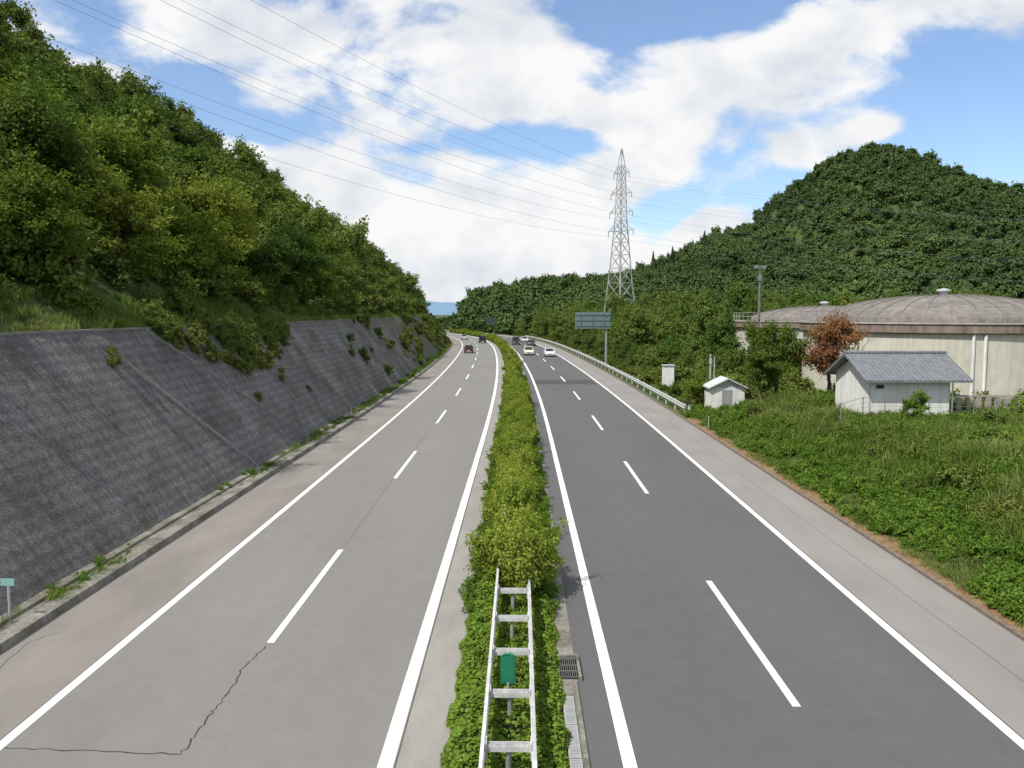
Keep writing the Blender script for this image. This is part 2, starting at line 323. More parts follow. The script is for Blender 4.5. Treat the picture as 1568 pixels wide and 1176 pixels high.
def crack(name,pp,w,mat,sub=10,amp=.035):
    P=[px2road(*p) for p in pp]; Q=[]
    for a,b in zip(P[:-1],P[1:]):
        for s in range(sub): Q.append((a[0]+(b[0]-a[0])*s/sub+rng.normal(0,amp),a[1]+(b[1]-a[1])*s/sub+rng.normal(0,amp)))
    Q.append(P[-1]); mb=MB()
    for i,(x,y) in enumerate(Q):
        a=Q[max(0,i-1)]; b=Q[min(len(Q)-1,i+1)]; dx,dy=b[0]-a[0],b[1]-a[1]; l=math.hypot(dx,dy)+1e-6; ww=w*rng.uniform(.5,1.3)/2
        mb.v+=[(x-dy/l*ww,y+dx/l*ww,.0025),(x+dy/l*ww,y-dx/l*ww,.0025)]
    for i in range(len(Q)-1): mb.f.append((2*i,2*i+1,2*i+3,2*i+2)); mb.m.append(0)
    mb.make(name,[mat])
crm=plain('crack_sealant',(.035,.035,.035),.8); crm2=plain('faint_joint',(.09,.088,.085),.9)
crack('pavement_crack',[(-60,1146),(120,1150),(275,1156),(312,1105),(345,1065),(375,1020),(405,990)],.03,crm)
crack('pavement_crack',[(528,836),(560,790),(600,735),(622,706),(660,652)],.02,crm2,10,.012)
crack('pavement_crack',[(80,970),(40,985),(-10,1030)],.018,crm,5)
mb=MB(); line(mb,-9.52,.025,-10,180,.002); line(mb,-2.16,.03,-10,180,.002); line(mb,9.25,.03,-10,180,.002); line(mb,10.7,.02,-10,180,.002); mb.make('pavement_joints',[crm2])
ysr=list(np.arange(-30,330,4.0))
extr('right_kerb',[(0,0),(0,.09),(.13,.09),(.13,-.05)],12.0,ysr,surf('kerb_concrete_stained',[(6,None,.3,.7,(.12,.09,.07),(.22,.18,.15),'MIX',1)],.95))
extr('dry_grass_verge',[(0,.0),(.25,.06),(.75,.09)],12.13,list(np.arange(-10,62,1.0)),litter,z0=.03)
extr('left_drainage_kerb',[(0,0),(-.03,.2),(-.42,.22),(-.44,.07),(-.85,.09),(-.88,.17),(-1.3,.2)],-11.95,list(np.arange(-30,420,2.0)),conc)
# retaining wall
ysw=list(np.arange(-30,400,1.0)); v=[];f=[];nt_=12
for y in ysw:
    s=float(shift(y)); fl=float(1-sst(320,440,y))
    for k in range(nt_+1):
        q=k/nt_; v.append((-13.08-4.6*q+s+.05*float(nz(y,q*7,1.7)),y,.15*(1-q)+7.05*q*fl+.06*float(nz(y,q*5,3.3,2))))
    v.append((-18.1+s,y,7.08*fl)); v.append((-18.3+s,y,6.6*fl))
kk=nt_+3
for i in range(len(ysw)-1):
    for k in range(kk-1): f.append((i*kk+k,i*kk+k+1,(i+1)*kk+k+1,(i+1)*kk+k))
obj('shotcrete_retaining_wall',v,[q[::-1] for q in f],wallM,smooth=True)
def wp(y,q,off=.06):
    return (-13.08-4.6*q+float(shift(y))+off*.84,y,.15*(1-q)+7.05*q+off*.55)
mb=MB()
for (y0,q0,y1,q1,w) in [(35.2,.8,40.9,.0,.34),(39,1.0,50.5,.0,.22)]:
    n_=10; b=len(mb.v)
    for i in range(n_+1):
        s=i/n_; y=y0+(y1-y0)*s; q=q0+(q1-q0)*s
        mb.v+=[wp(y-w*.8,q,-.08),wp(y-w/4,q,.07),wp(y+w/4,q,.07),wp(y+w*.8,q,-.08)]
    for i in range(n_):
        for k in range(3): mb.f.append((b+i*4+k,b+i*4+k+1,b+i*4+k+5,b+i*4+k+4)); mb.m.append(0)
mb.make('wall_drainage_rib',[surf('rib_concrete',[(5,None,.3,.7,g(.13),g(.26,(1.03,1,.95)),'MIX',1)],.95,(12,.05))])
extr('wall_coping',[(-.3,.0),(-.3,.08),(.03,.08),(.03,-.02)],-17.7,list(np.arange(-30,320,4.0)),conc,z0=7.05)
# ---------------------------------------------------------------- vegetation assets
hillT=coll_of('hillside_tree_kinds',[tree_mesh('hillside_tree_kind_%d'%i,20+i,2.7,.8+.15*i,2.6,12+2*i,4800,.28,leafHill,.12) for i in range(5)])
shrubT=coll_of('shrub_kinds',[tree_mesh('shrub_kind_%d'%i,40+i,1.0,.8,.55,9,2200,.145,leafShrub,None,low=-.1) for i in range(3)])
farT=coll_of('forest_tree_kinds',[tree_mesh('forest_tree_kind_%d'%i,60+i,3.9,.8,2.8,8,1100,.7,leafFar,None,.8,.35,sprig=.1) for i in range(4)])
hedgeT=coll_of('hedge_bush_kinds',[tree_mesh('hedge_bush_kind_%d'%i,80+i,1.0,.75,.6,16,6500,.085,leafHedge,.03,low=-.3,spread=.7,sprig=.3) for i in range(4)])
hedgeF=coll_of('hedge_far_kinds',[tree_mesh('hedge_far_kind_%d'%i,90+i,1.0,.75,.6,9,1500,.16,leafHedge,None,low=-.3,spread=.7,sprig=.25) for i in range(3)])
def tuft(name,seed,n,h,w,sp,mat,wide=False):
    rg=np.random.default_rng(seed); b=np.stack([rg.normal(0,sp,n),rg.normal(0,sp,n),np.zeros(n)],1); az=rg.uniform(0,6.283,n)
    hh=h*rg.uniform(.4,1.1,n); ln=hh*rg.uniform(.1,.9,n); d=np.stack([np.cos(az),np.sin(az),0*az],1); s=np.stack([-np.sin(az),np.cos(az),0*az],1)
    top=b+d*ln[:,None]; top[:,2]=hh; mid=b+d*(ln*.3)[:,None]; mid[:,2]=hh*.6
    V=np.stack([b-s*w/2,mid+s*w*.55,top,mid-s*w*.55],1)
    return quads_mesh(name,V,rg.random(n),[mat])
grassT=coll_of('grass_tuft_kinds',[tuft('grass_tuft_kind_%d'%i,100+i,90,.3+.09*i,.022,.2,grassM) for i in range(4)])
weedT=coll_of('weed_kinds',[quads_mesh('weed_kind_%d'%i,*(lambda r:(lambda c:(leaves(c[0],c[1],.075,r),c[2]))(crown(r,.4,.8,.2,7,600,.1,low=0)))(np.random.default_rng(130+i)),[weedM]) for i in range(3)])
def W2(u,y): return (u+float(shift(y)),y,float(height(u,y)))
nearmesh=[tree_mesh('broadleaf_crown_%d'%i,200+i,2.9,.85,2.9,22+i*2,17000,.18,leafDark if i==2 else leafNear,.16) for i in range(3)]
NT=[(-21.2,36,1.05,.3),(-25.5,42,1.25,1.9),(-21.8,45,1.3,4.0),(-25,52,1.5,2.7),(-21.0,54,1.25,5.2),(-22.8,62,1.5,.9),(-20.6,67,1.15,3.3),(-28.5,49,1.35,2.2),(-21.4,76,1.35,1.1),(-26,70,1.4,1.5),(-20.2,85,1.1,2.0),(-22.5,93,1.4,.4)]
for i,(u,y,s,rz) in enumerate(NT):
    o=bpy.data.objects.new('broadleaf_tree',nearmesh[(0,2,0,1,0,1,2,1,2,0,1,0)[i]]); p=W2(u,y); o.location=(p[0],p[1],p[2]-.3); o.rotation_euler=(0,0,rz); o.scale=(s*.98,s*.98,s*.9); link(o)
def jgrid(u0,u1,y0,y1,d,rg):
    uu,yy=np.meshgrid(np.arange(u0,u1,d),np.arange(y0,y1,d)); uu=uu.ravel()+rg.uniform(-.55,.55,uu.size)*d; yy=yy.ravel()+rg.uniform(-.55,.55,yy.size)*d; return uu,yy
u,y=jgrid(-82,-20.5,12,440,3.5,rng)
keep=~((u>-29)&(y<97)&(rng.random(len(u))<.8))&~((u>-41.5)&(u<-30)&(y>76)&(y<97)&(rng.random(len(u))<.9)); u,y=u[keep],y[keep]
s=np.exp(rng.normal(-.08,.3,len(u))).clip(.45,1.75)*np.where(u>-25,.8,1)*(1+.2*nz(u,y,11,4)+.15*nz(u,y,4,2)); s=np.clip(s,.4,1.9)
scatter('hillside_forest',np.stack([u+shift(y),y,height(u,y)-.5],1),np.stack([s,s,s*rng.uniform(.75,1.15,len(s))],1),hillT,5,rng,.1)
u,y=jgrid(-30,-18.2,10,330,1.75,rng); k=(rng.random(len(u))<.8)&((u>-23)|(y<100))&~((y<36)&(u>-19.8)); u,y=u[k],y[k]
s=rng.uniform(.5,1.7,len(u))*(.75+.45*(u<-19.2))
U1,Y1,S1=[u],[y],[s]; Z1=[height(u,y)-.15]
n=900; yy=62+rng.random(n)**.75*260; q=1-rng.random(n)**np.interp(yy,[70,120,200],[2.6,1.4,.9]); q=np.clip(q,0.02,1)
k=(nz(yy,q*30,9,7)>np.interp(yy,[70,130,200],[.25,-.15,-.8])); yy=yy[k]; q=q[k]
U1.append(-13.1-4.6*q); Y1.append(yy); S1.append(rng.uniform(.3,1.0,len(yy))); Z1.append(7.05*q-.3)
n=170; yy=rng.uniform(40,62,n); q=1-rng.random(n)**1.3*np.interp(yy,[40,50,62],[.1,.45,.15]); U1.append(-13.1-4.6*q); Y1.append(yy); S1.append(rng.uniform(.25,.85,n)); Z1.append(7.05*q-.25)
for (yy,q) in [(34.5,.86),(33.8,.8),(52,.6),(53,.5),(54,.55),(57,.35),(47,.4)]:
    U1.append(np.array([-13.1-4.6*q])); Y1.append(np.array([yy])); S1.append(np.array([.45])); Z1.append(np.array([7.05*q-.15]))
U1=np.concatenate(U1);Y1=np.concatenate(Y1);S1=np.concatenate(S1);Z1=np.concatenate(Z1)
scatter('wall_top_shrubs',np.stack([U1+shift(Y1),Y1,Z1],1),S1,shrubT,3,rng,.25)
n=2400; y=rng.uniform(10,200,n); u=rng.uniform(-20.5,-17.9,n); P=[np.stack([u+shift(y),y,height(u,y)+.02],1)]; Sg=[rng.uniform(.4,1.2,n)]
n=520; y=8+rng.random(n)*170; y=y[nz(y,0*y,5,1)>-.25]; n=len(y); u=rng.choice([-12.38,-12.95,-12.9],n)+rng.normal(0,.06,n); P.append(np.stack([u+shift(y),y,np.full(n,.1)],1)); Sg.append(rng.uniform(.25,.7,n))
scatter('wall_verge_grass',np.concatenate(P),np.concatenate(Sg),grassT,4,rng,.15)
n=750; y=8+rng.random(n)**1.2*200; k=nz(y,0*y,3,9)>np.where(y<45,.3,-.25); y=y[k]; n=len(y); u=rng.choice([-12.4,-12.95],n)+rng.normal(0,.08,n)
scatter('gutter_weeds',np.stack([u+shift(y),y,np.full(n,.08)],1),rng.uniform(.15,.55,n)*(1+y/120),weedT,3,rng,.2)
# median hedge
def hedge(name,y0,y1,dy,cl,nv,w,js):
    y=np.arange(y0,y1,dy)+rng.normal(0,dy*.2,len(np.arange(y0,y1,dy))); n=len(y); u=-.28+rng.normal(0,.2,n)+.12*np.sin(y*.8)
    s=np.clip(rng.normal(.92,js,n)*(1+.12*np.sin(y*1.1+1)),.55,1.35)
    scatter(name,np.stack([u+shift(y),y,np.full(n,-.02)],1),np.stack([s*w,s*rng.uniform(.8,1.1,n),s*rng.uniform(.85,1.25,n)],1),cl,nv,rng,.12)
hedge('median_hedge',23.2,72,.7,hedgeT,4,.95,.15); hedge('median_hedge_far',72,330,1.05,hedgeF,3,1.0,.15)
scatter('median_large_bush',np.array([(-.1,22.2,0),(-.55,22.9,0),(.25,23.1,0),(-.2,24,0.),(.45,22.5,0)]),np.array([(1.25,1.15,1.4),(1.1,1.1,1.25),(1.05,1.1,1.3),(1.1,1.1,1.35),(.85,.9,1.0)]),hedgeT,4,rng,.1)
n=30000; x=rng.uniform(-1.36,.85,n); y=10.5+rng.random(n)*13; edge=np.minimum(x+1.36,.85-x); lump=.5+.5*nz(x,y,.3,3)
z=.03+np.minimum(edge*1.6,.34)*(.3+.85*lump)*rng.uniform(.5,1.1,n)**1; x=x+.1*nz(x*0,y,.45,2)*(edge<.3)
k=~((x>-.42)&(x<.1)&(rng.random(n)<.4)); P=np.stack([x,y,z],1)[k]
V=leaves(P,np.tile([0,0,1.2],(len(P),1)),.08,rng,.8,.6)
link(bpy.data.objects.new('median_groundcover',quads_mesh('median_groundcover',V,np.clip(.5*lump[k]+.5*rng.random(len(P)),0,1),[leafIvy])))
n=1300; y=21+rng.random(n)*80; sd=rng.choice([-1.2,.74],n); scatter('median_edge_weeds',np.stack([sd+rng.normal(0,.14,n)+shift(y),y,np.full(n,.02)],1),rng.uniform(.3,.9,n),weedT,3,rng,.3)
# right bank
def offhouse(u,y): return ~((u>18.6)&(u<24.4)&(y>45.0)&(y<51.6))
n=20000; y=15+rng.random(n)*50; u=12.5+rng.random(n)**1.15*(np.minimum(.66*y+3,42)-12.6).clip(1); k=offhouse(u,y); u,y=u[k],y[k]
sc=rng.uniform(.35,1.1,len(u))*(.45+.5*sst(12.6,18,u))*(1+.45*nz(u,y,1.8,8)+.2*nz(u,y,.7,3)); sc=np.clip(sc,.2,1.8)
P=[np.stack([u+shift(y),y,height(u,y)-.03],1)]; Q=[np.stack([sc*1.5,sc*1.5,sc*1.1],1)]
n=1500; y=24+rng.random(n)*34; u=15+rng.random(n)*(np.minimum(.64*y,38)-15).clip(1); k=(nz(u,y,1.4,4)>.2)&offhouse(u,y)&~((u>18)&(u<24)&(y<46)&(y>42)); u,y=u[k],y[k]; sc=rng.uniform(.9,1.7,len(u))
P.append(np.stack([u+shift(y),y,height(u,y)-.03],1)); Q.append(np.stack([sc*.9,sc*.9,sc*1.1],1))
scatter('bank_grass',np.concatenate(P),np.concatenate(Q),grassT,4,rng,.15)
n=8000; y=15+rng.random(n)*50; u=12.7+rng.random(n)*(np.minimum(.66*y+3,42)-12.7).clip(1); k=(nz(u,y,1.2,11)+.6*rng.normal(0,.5,n)>.0)&offhouse(u,y); u,y=u[k],y[k]
scatter('bank_weeds',np.stack([u+shift(y),y,height(u,y)],1),rng.uniform(.4,1.6,len(u)),weedT,3,rng,.25)
n=130; y=22+rng.random(n)*36; u=15+rng.random(n)*(np.minimum(.64*y,38)-15).clip(1); k=~((u>17.6)&(u<25.4)&(y>42)&(y<52)); u,y=u[k],y[k]
scatter('bank_shrubs',np.stack([u+shift(y),y,height(u,y)-.2],1),rng.uniform(.35,.9,len(u)),shrubT,3,rng,.2)
tanks=[(40.2,80,12.6),(40.2,111,11.4)]
def clear(x,y,pad=1.5):
    k=np.ones(len(x),bool)
    for cx,cy,r in tanks: k&=np.hypot(x-cx,y-cy)>r+pad
    k&=~((x>14.3)&(x<18.6)&(y>50)&(y<69.5)); k&=~((x>18)&(x<25)&(y>42)&(y<53)); return k
u,y=jgrid(15.0,60,60,135,2.1,rng); x=u+shift(y); k=clear(x,y,.8)&(x<.66*y)&(u>14.6)&(rng.random(len(u))<.9); u,y,x=u[k],y[k],x[k]
s=np.clip(np.exp(rng.normal(.1,.3,len(u)))*(1+.35*nz(u,y,6,3)),.5,2.2)*np.where(u<16.5,.7,1); scatter('roadside_shrubs',np.stack([x,y,height(u,y)-.1],1),s,shrubT,3,rng,.15)
u,y=jgrid(17.2,130,80,300,4.4,rng); x=u+shift(y); k=clear(x,y,3)&(x<.68*y)&(u>16.5)&~((np.abs(x-27)<5.5)&(np.abs(y-230)<5.5)); u,y,x=u[k],y[k],x[k]
s=np.clip(np.exp(rng.normal(-.05,.3,len(u))),.45,1.7)*np.interp(y,[80,130,220],[.65,.85,1.15])*np.where(u<19,.75,1); scatter('roadside_woodland',np.stack([x,y,height(u,y)-.5],1),np.stack([s,s,s*rng.uniform(.8,1.3,len(s))],1),hillT,5,rng,.1)
u,y=jgrid(14.4,16.6,68,330,2.0,rng); u=np.maximum(u,13.9); s=rng.uniform(.35,.9,len(u))*np.where(u<14.6,.6,1); scatter('verge_shrubs',np.stack([u+shift(y),y,height(u,y)-.15],1),s,shrubT,3,rng,.15)
u,y=jgrid(14,760,296,690,5.4,rng); x=u+shift(y); k=(x<.66*y+12)&((x>-160)); u,y,x=u[k],y[k],x[k]
s=np.clip(np.exp(rng.normal(0,.25,len(u)))*(1+.2*nz(x,y,25,1)),.5,1.8); low=x/y<-.068; s=np.where(low,s*.38,s)
scatter('mountain_forest',np.stack([x,y,height(u,y)-np.where(low,.4,1.0)],1),np.stack([s,s,s*rng.uniform(.8,1.3,len(s))],1),farT,4,rng,.08)
def indiv(name,seed,R,Hs,zc,nl,N,ls,mat,loc,trunk=.12,**k):
    o=bpy.data.objects.new(name,tree_mesh(name,seed,R,Hs,zc,nl,N,ls,mat,trunk,**k)); o.location=loc; link(o); return o
def gz(x,y): return float(height(x-float(shift(y)),y))
indiv('green_tree',301,2.4,1.55,4.0,22,19000,.16,leafNear,(18.2,59.5,gz(18.2,59.5)))
indiv('green_tree',302,1.7,1.4,2.3,12,9000,.15,leafDark,(16.9,58.5,gz(16.9,58.5)))
indiv('brown_tree',303,2.4,.9,3.4,22,13000,.17,leafRed,(21.4,58,gz(21.4,58)),low=-.2,spread=.8)
indiv('garden_bush',304,.85,1.1,1.1,9,3500,.1,leafIvy,(20.5,43.3,gz(20.5,43.3)),.04)
indiv('roadside_bush',305,1.6,.85,1.2,12,9000,.13,leafNear,(14.8,68.8,0),.06)
indiv('roadside_bush',306,1.3,.9,1.0,12,8000,.13,leafHedge,(27.6,45,gz(27.6,45)),.06)
mb=MB(); rg=np.random.default_rng(5)
def br(p,d,l,r,dep):
    q=p+d*l; mid=(p+q)/2+Vector(rg.normal(0,.05*l,3)); mb.tube([p,mid,q],[r,r*.8,r*.6],5,cap=False)
    if dep:
        for i in range(3):
            nd=(d+Vector(rg.normal(0,.42,3))+Vector((0,0,.15))).normalized(); br(q if i else mid,nd,l*.68,r*.55,dep-1)
br(Vector((0,0,-.3)),Vector((0,0,1)),2.4,.11,4)
mb.make('bare_tree',[plain('bare_twigs',(.2,.15,.12),.9)],loc=(23.6,60,gz(23.6,60)))
for px,py,Yd in [(1027,392,605),(998,404,605),(1075,372,605)]:
    X=(px-797)/1275*Yd; mb=MB(); gzv=gz(X,Yd); mb.tube([(0,0,0),(0,0,15)],[.35,.08],5)
    P=[];rg=np.random.default_rng(int(px))
    for i in range(900):
        h=rg.uniform(3,17); r=(17.5-h)*.22*rg.uniform(.4,1); a=rg.uniform(0,6.28); P.append((r*math.cos(a),r*math.sin(a),h-.3*r))
    V=leaves(np.array(P),np.tile([0,0,1.],(900,1)),.8,rg); o=bpy.data.objects.new('conifer_tree',quads_mesh('conifer_tree',V,rg.random(900)*.4,[leafFar,bark],extra=mb)); o.location=(X,Yd,gzv-1); link(o)
# ---------------------------------------------------------------- guardrails
Wp=[(0,-.17),(.05,-.14),(.05,-.06),(-.01,-.02),(-.01,.02),(.05,.06),(.05,.14),(0,.17)]
par=empty('median_guardrail')
ysm=list(np.arange(6,23.1,1.0))
Wl=[(-a,b) for a,b in Wp]
for nm,u0,pr in (('beam_left',-.58,Wl),('beam_right',.2,Wp)):
    extr(nm,[(a*1.3,b) for a,b in pr],u0,ysm,whitem,parent=par,z0=.66)
mb=MB()
for yy in np.arange(7.35,23,1.93):
    mb.box(-.55,.17,yy-.075,yy+.075,.70,.72,1); mb.box(-.55,.17,yy-.085,yy-.075,.64,.735); mb.box(-.55,.17,yy+.075,yy+.085,.64,.735)
    mb.tube([(-.19,yy,0),(-.19,yy,.698)],.05,10,1)
    mb.box(-.575,-.55,yy-.14,yy+.14,.52,.8); mb.box(.17,.195,yy-.14,yy+.14,.52,.8)
    for sx in (-.5,-.42,.04,.12): mb.tube([(sx,yy-.03,.715),(sx,yy-.03,.735)],.016,6,0)
for yy in np.arange(8.3,23,4.0):
    mb.box(-.64,-.585,yy-.16,yy+.16,.825,.835); mb.box(.205,.265,yy-.16,yy+.16,.825,.835)
mb.make('posts_and_spacers',[whitem,rail2],parent=par)
par=empty('roadside_guardrail')
ysg=list(np.arange(63,260,2.0)); extr('beam',[(-a*1.2,b) for a,b in Wp],12.55,ysg,whitem,parent=par,z0=.68)
mb=MB()
for yy in np.arange(63.5,260,4): 
    s=float(shift(yy)); mb.tube([(12.66+s,yy,-.1),(12.66+s,yy,.85)],.07,8)
mb.make('posts',[whitem],parent=par)
extr('end_wing',[(.25,-.17),(.27,0),(.25,.17)],12.5,[62.2,62.6,63.0],whitem,parent=par,z0=.68)
par=empty('green_reflector_board',(-.24,15.9,0))
mb=MB(); w=.15; pr=[(-w,.5),(w,.5),(w,1.02)]+[(w*math.cos(t),1.02+.1*math.sin(t)) for t in np.linspace(.3,math.pi-.3,7)]+[(-w,1.02)]
n=len(pr)
mb.v=[(x+0,-.06*math.cos(x/w*1.3),z) for x,z in pr]+[(x,.03,z) for x,z in pr]
mb.f=[tuple(range(n)),tuple(range(2*n-1,n-1,-1))]+[(i,(i+1)%n,n+(i+1)%n,n+i)[::-1] for i in range(n)]; mb.m=[0]*len(mb.f)
mb.make('board',[plain('green_plastic',(.025,.2,.11),.5)],parent=par)
mb=MB(); mb.tube([(0,0,0),(0,0,.52)],.03,8); mb.tube([(0,.0,1.09),(0,0,1.16)],.02,8); mb.make('post',[galv],parent=par)
def delineator(x,y,z0=0,h=.95,plate=None,name='delineator_post'):
    par=empty(name,(x,y,z0)); mb=MB(); mb.tube([(0,0,-.1),(0,0,h)],.03,8); mb.make('post',[galv],parent=par)
    mb=MB()
    if plate: mb.box(-.17,.17,-.035,-.02,h-.16,h+.02,0)
    else: mb.lathe([(0,h-.14),(.05,h-.12),(.055,h-.04),(.0,h)],10)
    mb.make('plate' if plate else 'reflector',[plate or plain('reflector_orange',(.5,.25,.08),.3)],parent=par)
delineator(-12.75,20.1,.1,1.1,plain('sign_green',(.25,.45,.44),.5),'kilometre_marker')
delineator(12.4,20.0); delineator(-12.3,60,.1,.9); delineator(12.5,55); delineator(-.5,26.5,.3,1.3); delineator(.1,28.6,.3,1.3); delineator(-12.4,100,.1)
par=empty('drain_grate'); mb=MB()
for i in range(14): mb.box(.62+.045*i,.635+.045*i,17.2,18.2,.02,.06)
for yy in (17.2,17.5,17.8,18.15): mb.box(.6,1.25,yy,yy+.03,.015,.05)
mb.make('bars',[plain('rusty_grey_steel',(.13,.125,.12),.7)],parent=par)
mb=MB(); mb.box(.56,.62,17.1,18.3,0,.1); mb.box(1.25,1.31,17.1,18.3,0,.1); mb.box(.62,1.25,18.2,18.3,0,.1); mb.make('frame',[conc],parent=par)
mb=MB(); mb.box(.62,1.25,17.2,18.18,.001,.004); mb.make('pit',[plain('pit_dark',(.01,.01,.01),1)],parent=par)
mb=MB()
for k in range(-2,8):
    y0=8+k*1.2
    if y0+1.15<17.05:
        mb.box(.86,1.08,y0,y0+1.15,.005,.03)
        for j in range(23): mb.box(.88,1.06,y0+.04+j*.048,y0+.05+j*.048,.031,.034,1)
mb.box(1.12,1.2,-5,17.05,.003,.05,2)
mb.make('drainage_channel_cover',[plain('galvanised_cover',(.36,.37,.37),.6,.1),plain('cover_slot',(.16,.16,.16),.8),conc])
# ---------------------------------------------------------------- house
par=empty('white_house',(19.3,46,gz(21.5,47.5)))
wallW=surf('white_plaster',[(2,None,.3,.7,g(.68),g(.8,(1,1,.98)),'MIX',1),(1.2,(3,3,.3),.3,.6,g(.82,(1,.98,.93)),W,'MULTIPLY',1)],.85)
Wd,Dp,He,Hr=4.4,5.0,2.35,3.45
mb=MB(); P=[(0,0,-.6),(Wd,0,-.6),(Wd,Dp,-.6),(0,Dp,-.6),(0,0,He),(Wd,0,He),(Wd,Dp,He),(0,Dp,He),(0,Dp/2,Hr-.08),(Wd,Dp/2,Hr-.08)]
mb.v=P; mb.f=[(0,1,5,4),(2,3,7,6),(3,0,4,8,7),(1,2,6,9,5)]; mb.m=[0]*4; mb.make('walls',[wallW],parent=par)
roofM=surf('roof_grey_tiles',[(3,None,.3,.7,g(.13,(.92,1,1.08)),g(.21,(.94,1,1.07)),'MIX',1)],.6)
mb=MB(); ov=.55
for sgn in (0,1):
    ye=-ov if sgn==0 else Dp+ov; ym=Dp/2; ze=Hr-(Hr-He)*(Dp/2+ov)/(Dp/2)
    x0,x1=-.5,Wd+.95
    b=len(mb.v)
    mb.v+=[(x0,ye,ze),(x1,ye,ze),(x1,ym,Hr),(x0,ym,Hr),(x0,ye,ze+.12),(x1,ye,ze+.12),(x1,ym,Hr+.12),(x0,ym,Hr+.12)]
    mb.f+=[tuple(b+i for i in q) for q in [(0,1,2,3),(4,5,6,7),(0,1,5,4),(1,2,6,5),(3,0,4,7)]]; mb.m+=[0]*5
    for i in range(24):
        xx=x0+.02+i*(x1-x0-.06)/23; mb.tube([(xx,ye-.01 if sgn==0 else ye+.01,ze+.13),(xx,ym,Hr+.13)],.035,5)
mb.tube([(-.52,Dp/2,Hr+.17),(Wd+.97,Dp/2,Hr+.17)],.11,8)
mb.make('roof',[roofM],parent=par)
mb=MB(); mb.box(.35,.75,-.03,-.003,1.75,1.95,1); mb.box(.3,.8,-.045,-.03,1.7,1.75,0); mb.make('windows',[whitem,plain('window_dark',(.04,.045,.05),.2)],parent=par)
mb=MB(); mb.box(-.012,.05,-.012,.05,-.6,He-.1); mb.tube([(Wd+.1,-.1,-.6),(Wd+.1,-.1,He-.15)],.04,6); mb.make('downpipe',[galv],parent=par)
par=empty('wire_fence'); mb=MB()
fp=[]
for i in range(26):
    x=17.2+i*1.15; y=44.6-.06*i; z=gz(x,y); fp.append((x,y,z)); mb.tube([(x,y,z-.2),(x,y,z+1.45)],.03,6)
for h in (.15,.4,.65,.9,1.15,1.42):
    mb.tube([(p[0],p[1]-.03,p[2]+h) for p in fp],.008 if h<1.2 else .02,4)
mb.make('posts_and_wires',[plain('fence_grey_green',(.2,.22,.2),.6)],parent=par)
par=empty('concrete_block_fence'); mb=MB()
for i in range(9):
    x=24.9+i*.55; z=gz(x,47.5); mb.box(x,x+.3,47.5,47.65,z-.2,z+1.15)
z=gz(26,47.5); mb.box(24.8,29.8,47.52,47.63,z+1.16,z+1.26); mb.box(24.8,29.8,47.46,47.69,z-.3,z+.2); mb.make('pillars',[plain('fence_concrete',(.35,.3,.26),.9)],parent=par)
# ---------------------------------------------------------------- tanks
tankW=surf('tank_cream_concrete',[(1.2,None,.3,.7,(.5,.485,.42),(.6,.58,.51),'MIX',1),(.9,(4,4,.15),.3,.6,g(.8,(1,.97,.9)),W,'MULTIPLY',.8)],.85)
tankB=surf('tank_parapet_stained',[(1.5,(1,1,.3),.3,.7,(.12,.085,.07),(.3,.25,.21),'MIX',1)],.9)
tankR=surf('tank_rim_concrete',[(2,None,.3,.7,(.3,.28,.25),(.45,.42,.38),'MIX',1)],.9)
domeM=surf('tank_dome_roof',[(1.5,None,.3,.7,(.14,.125,.115),(.24,.22,.2),'MIX',1),(.4,None,.3,.7,g(.75),g(1.1),'MULTIPLY',1)],.85)
def tank(cx,cy,R,zp,zd,pil):
    par=empty('water_tank',(cx,cy,-.3)); mb=MB()
    mb.lathe([(R,-1),(R,zp-.95)],96); mb.make('wall',[tankW],parent=par,smooth=True)
    mb=MB(); mb.lathe([(R,zp-.95),(R+.35,zp-.85),(R+.35,zp-.16),(R+.45,zp-.14),(R+.45,zp),(R-.2,zp),(R-.2,zp-.3)],96,[0,0,1,1,1,1]); mb.make('parapet',[tankB,tankR],parent=par)
    mb=MB(); Rd=R-1.9; prof=[(R-.2,zp-.1),(Rd,zp-.05)]+[(Rd*math.cos(t),zp-.0+(zd-zp)*math.sin(t)) for t in np.linspace(.02,math.pi/2-.02,12)]
    mb.lathe(prof,64)
    for k in range(32):
        a=2*math.pi*k/32; mb.tube([(Rd*math.cos(t)*math.cos(a),Rd*math.cos(t)*math.sin(a),zp+.03+(zd-zp)*math.sin(t)) for t in np.linspace(.02,math.pi/2-.08,9)],.045,4)
    mb.make('dome_roof',[domeM],parent=par)
    mb=MB(); mb.lathe([(.35,zd-.1),(.35,zd+.3),(.6,zd+.34),(.6,zd+.52),(.0,zd+.62)],16); mb.make('roof_vent',[whitem],parent=par)
    mb=MB(); n=60
    for k in range(n):
        a=2*math.pi*k/n; x,y=(R+.3)*math.cos(a),(R+.3)*math.sin(a); mb.tube([(x,y,zp),(x,y,zp+1.0)],.03,5,cap=False)
    for h in (.5,1.0): mb.tube([((R+.3)*math.cos(2*math.pi*k/n),(R+.3)*math.sin(2*math.pi*k/n),zp+h) for k in range(n+1)],.028,5)
    mb.make('railing',[plain('rail_grey',(.3,.29,.28),.6)],parent=par)
    if pil:
        mb=MB()
        for a0 in (-104,-160):
            a=math.radians(a0)
            for da in (-.035,.035):
                x,y=(R+.1)*math.cos(a+da),(R+.1)*math.sin(a+da); mb.tube([(x,y,-1),(x,y,zp-.96)],.13 if a0==-104 else .07,8)
        mb.make('downpipes',[wallW],parent=par)
tank(40.2,80,12.5,7.3,9.8,True); tank(40.2,111,11.3,7.1,9.0,True)
par=empty('small_shed',(15.1,66,0)); mb=MB(); mb.box(0,2.7,0,2.2,-.3,1.9); mb.make('walls',[wallW],parent=par)
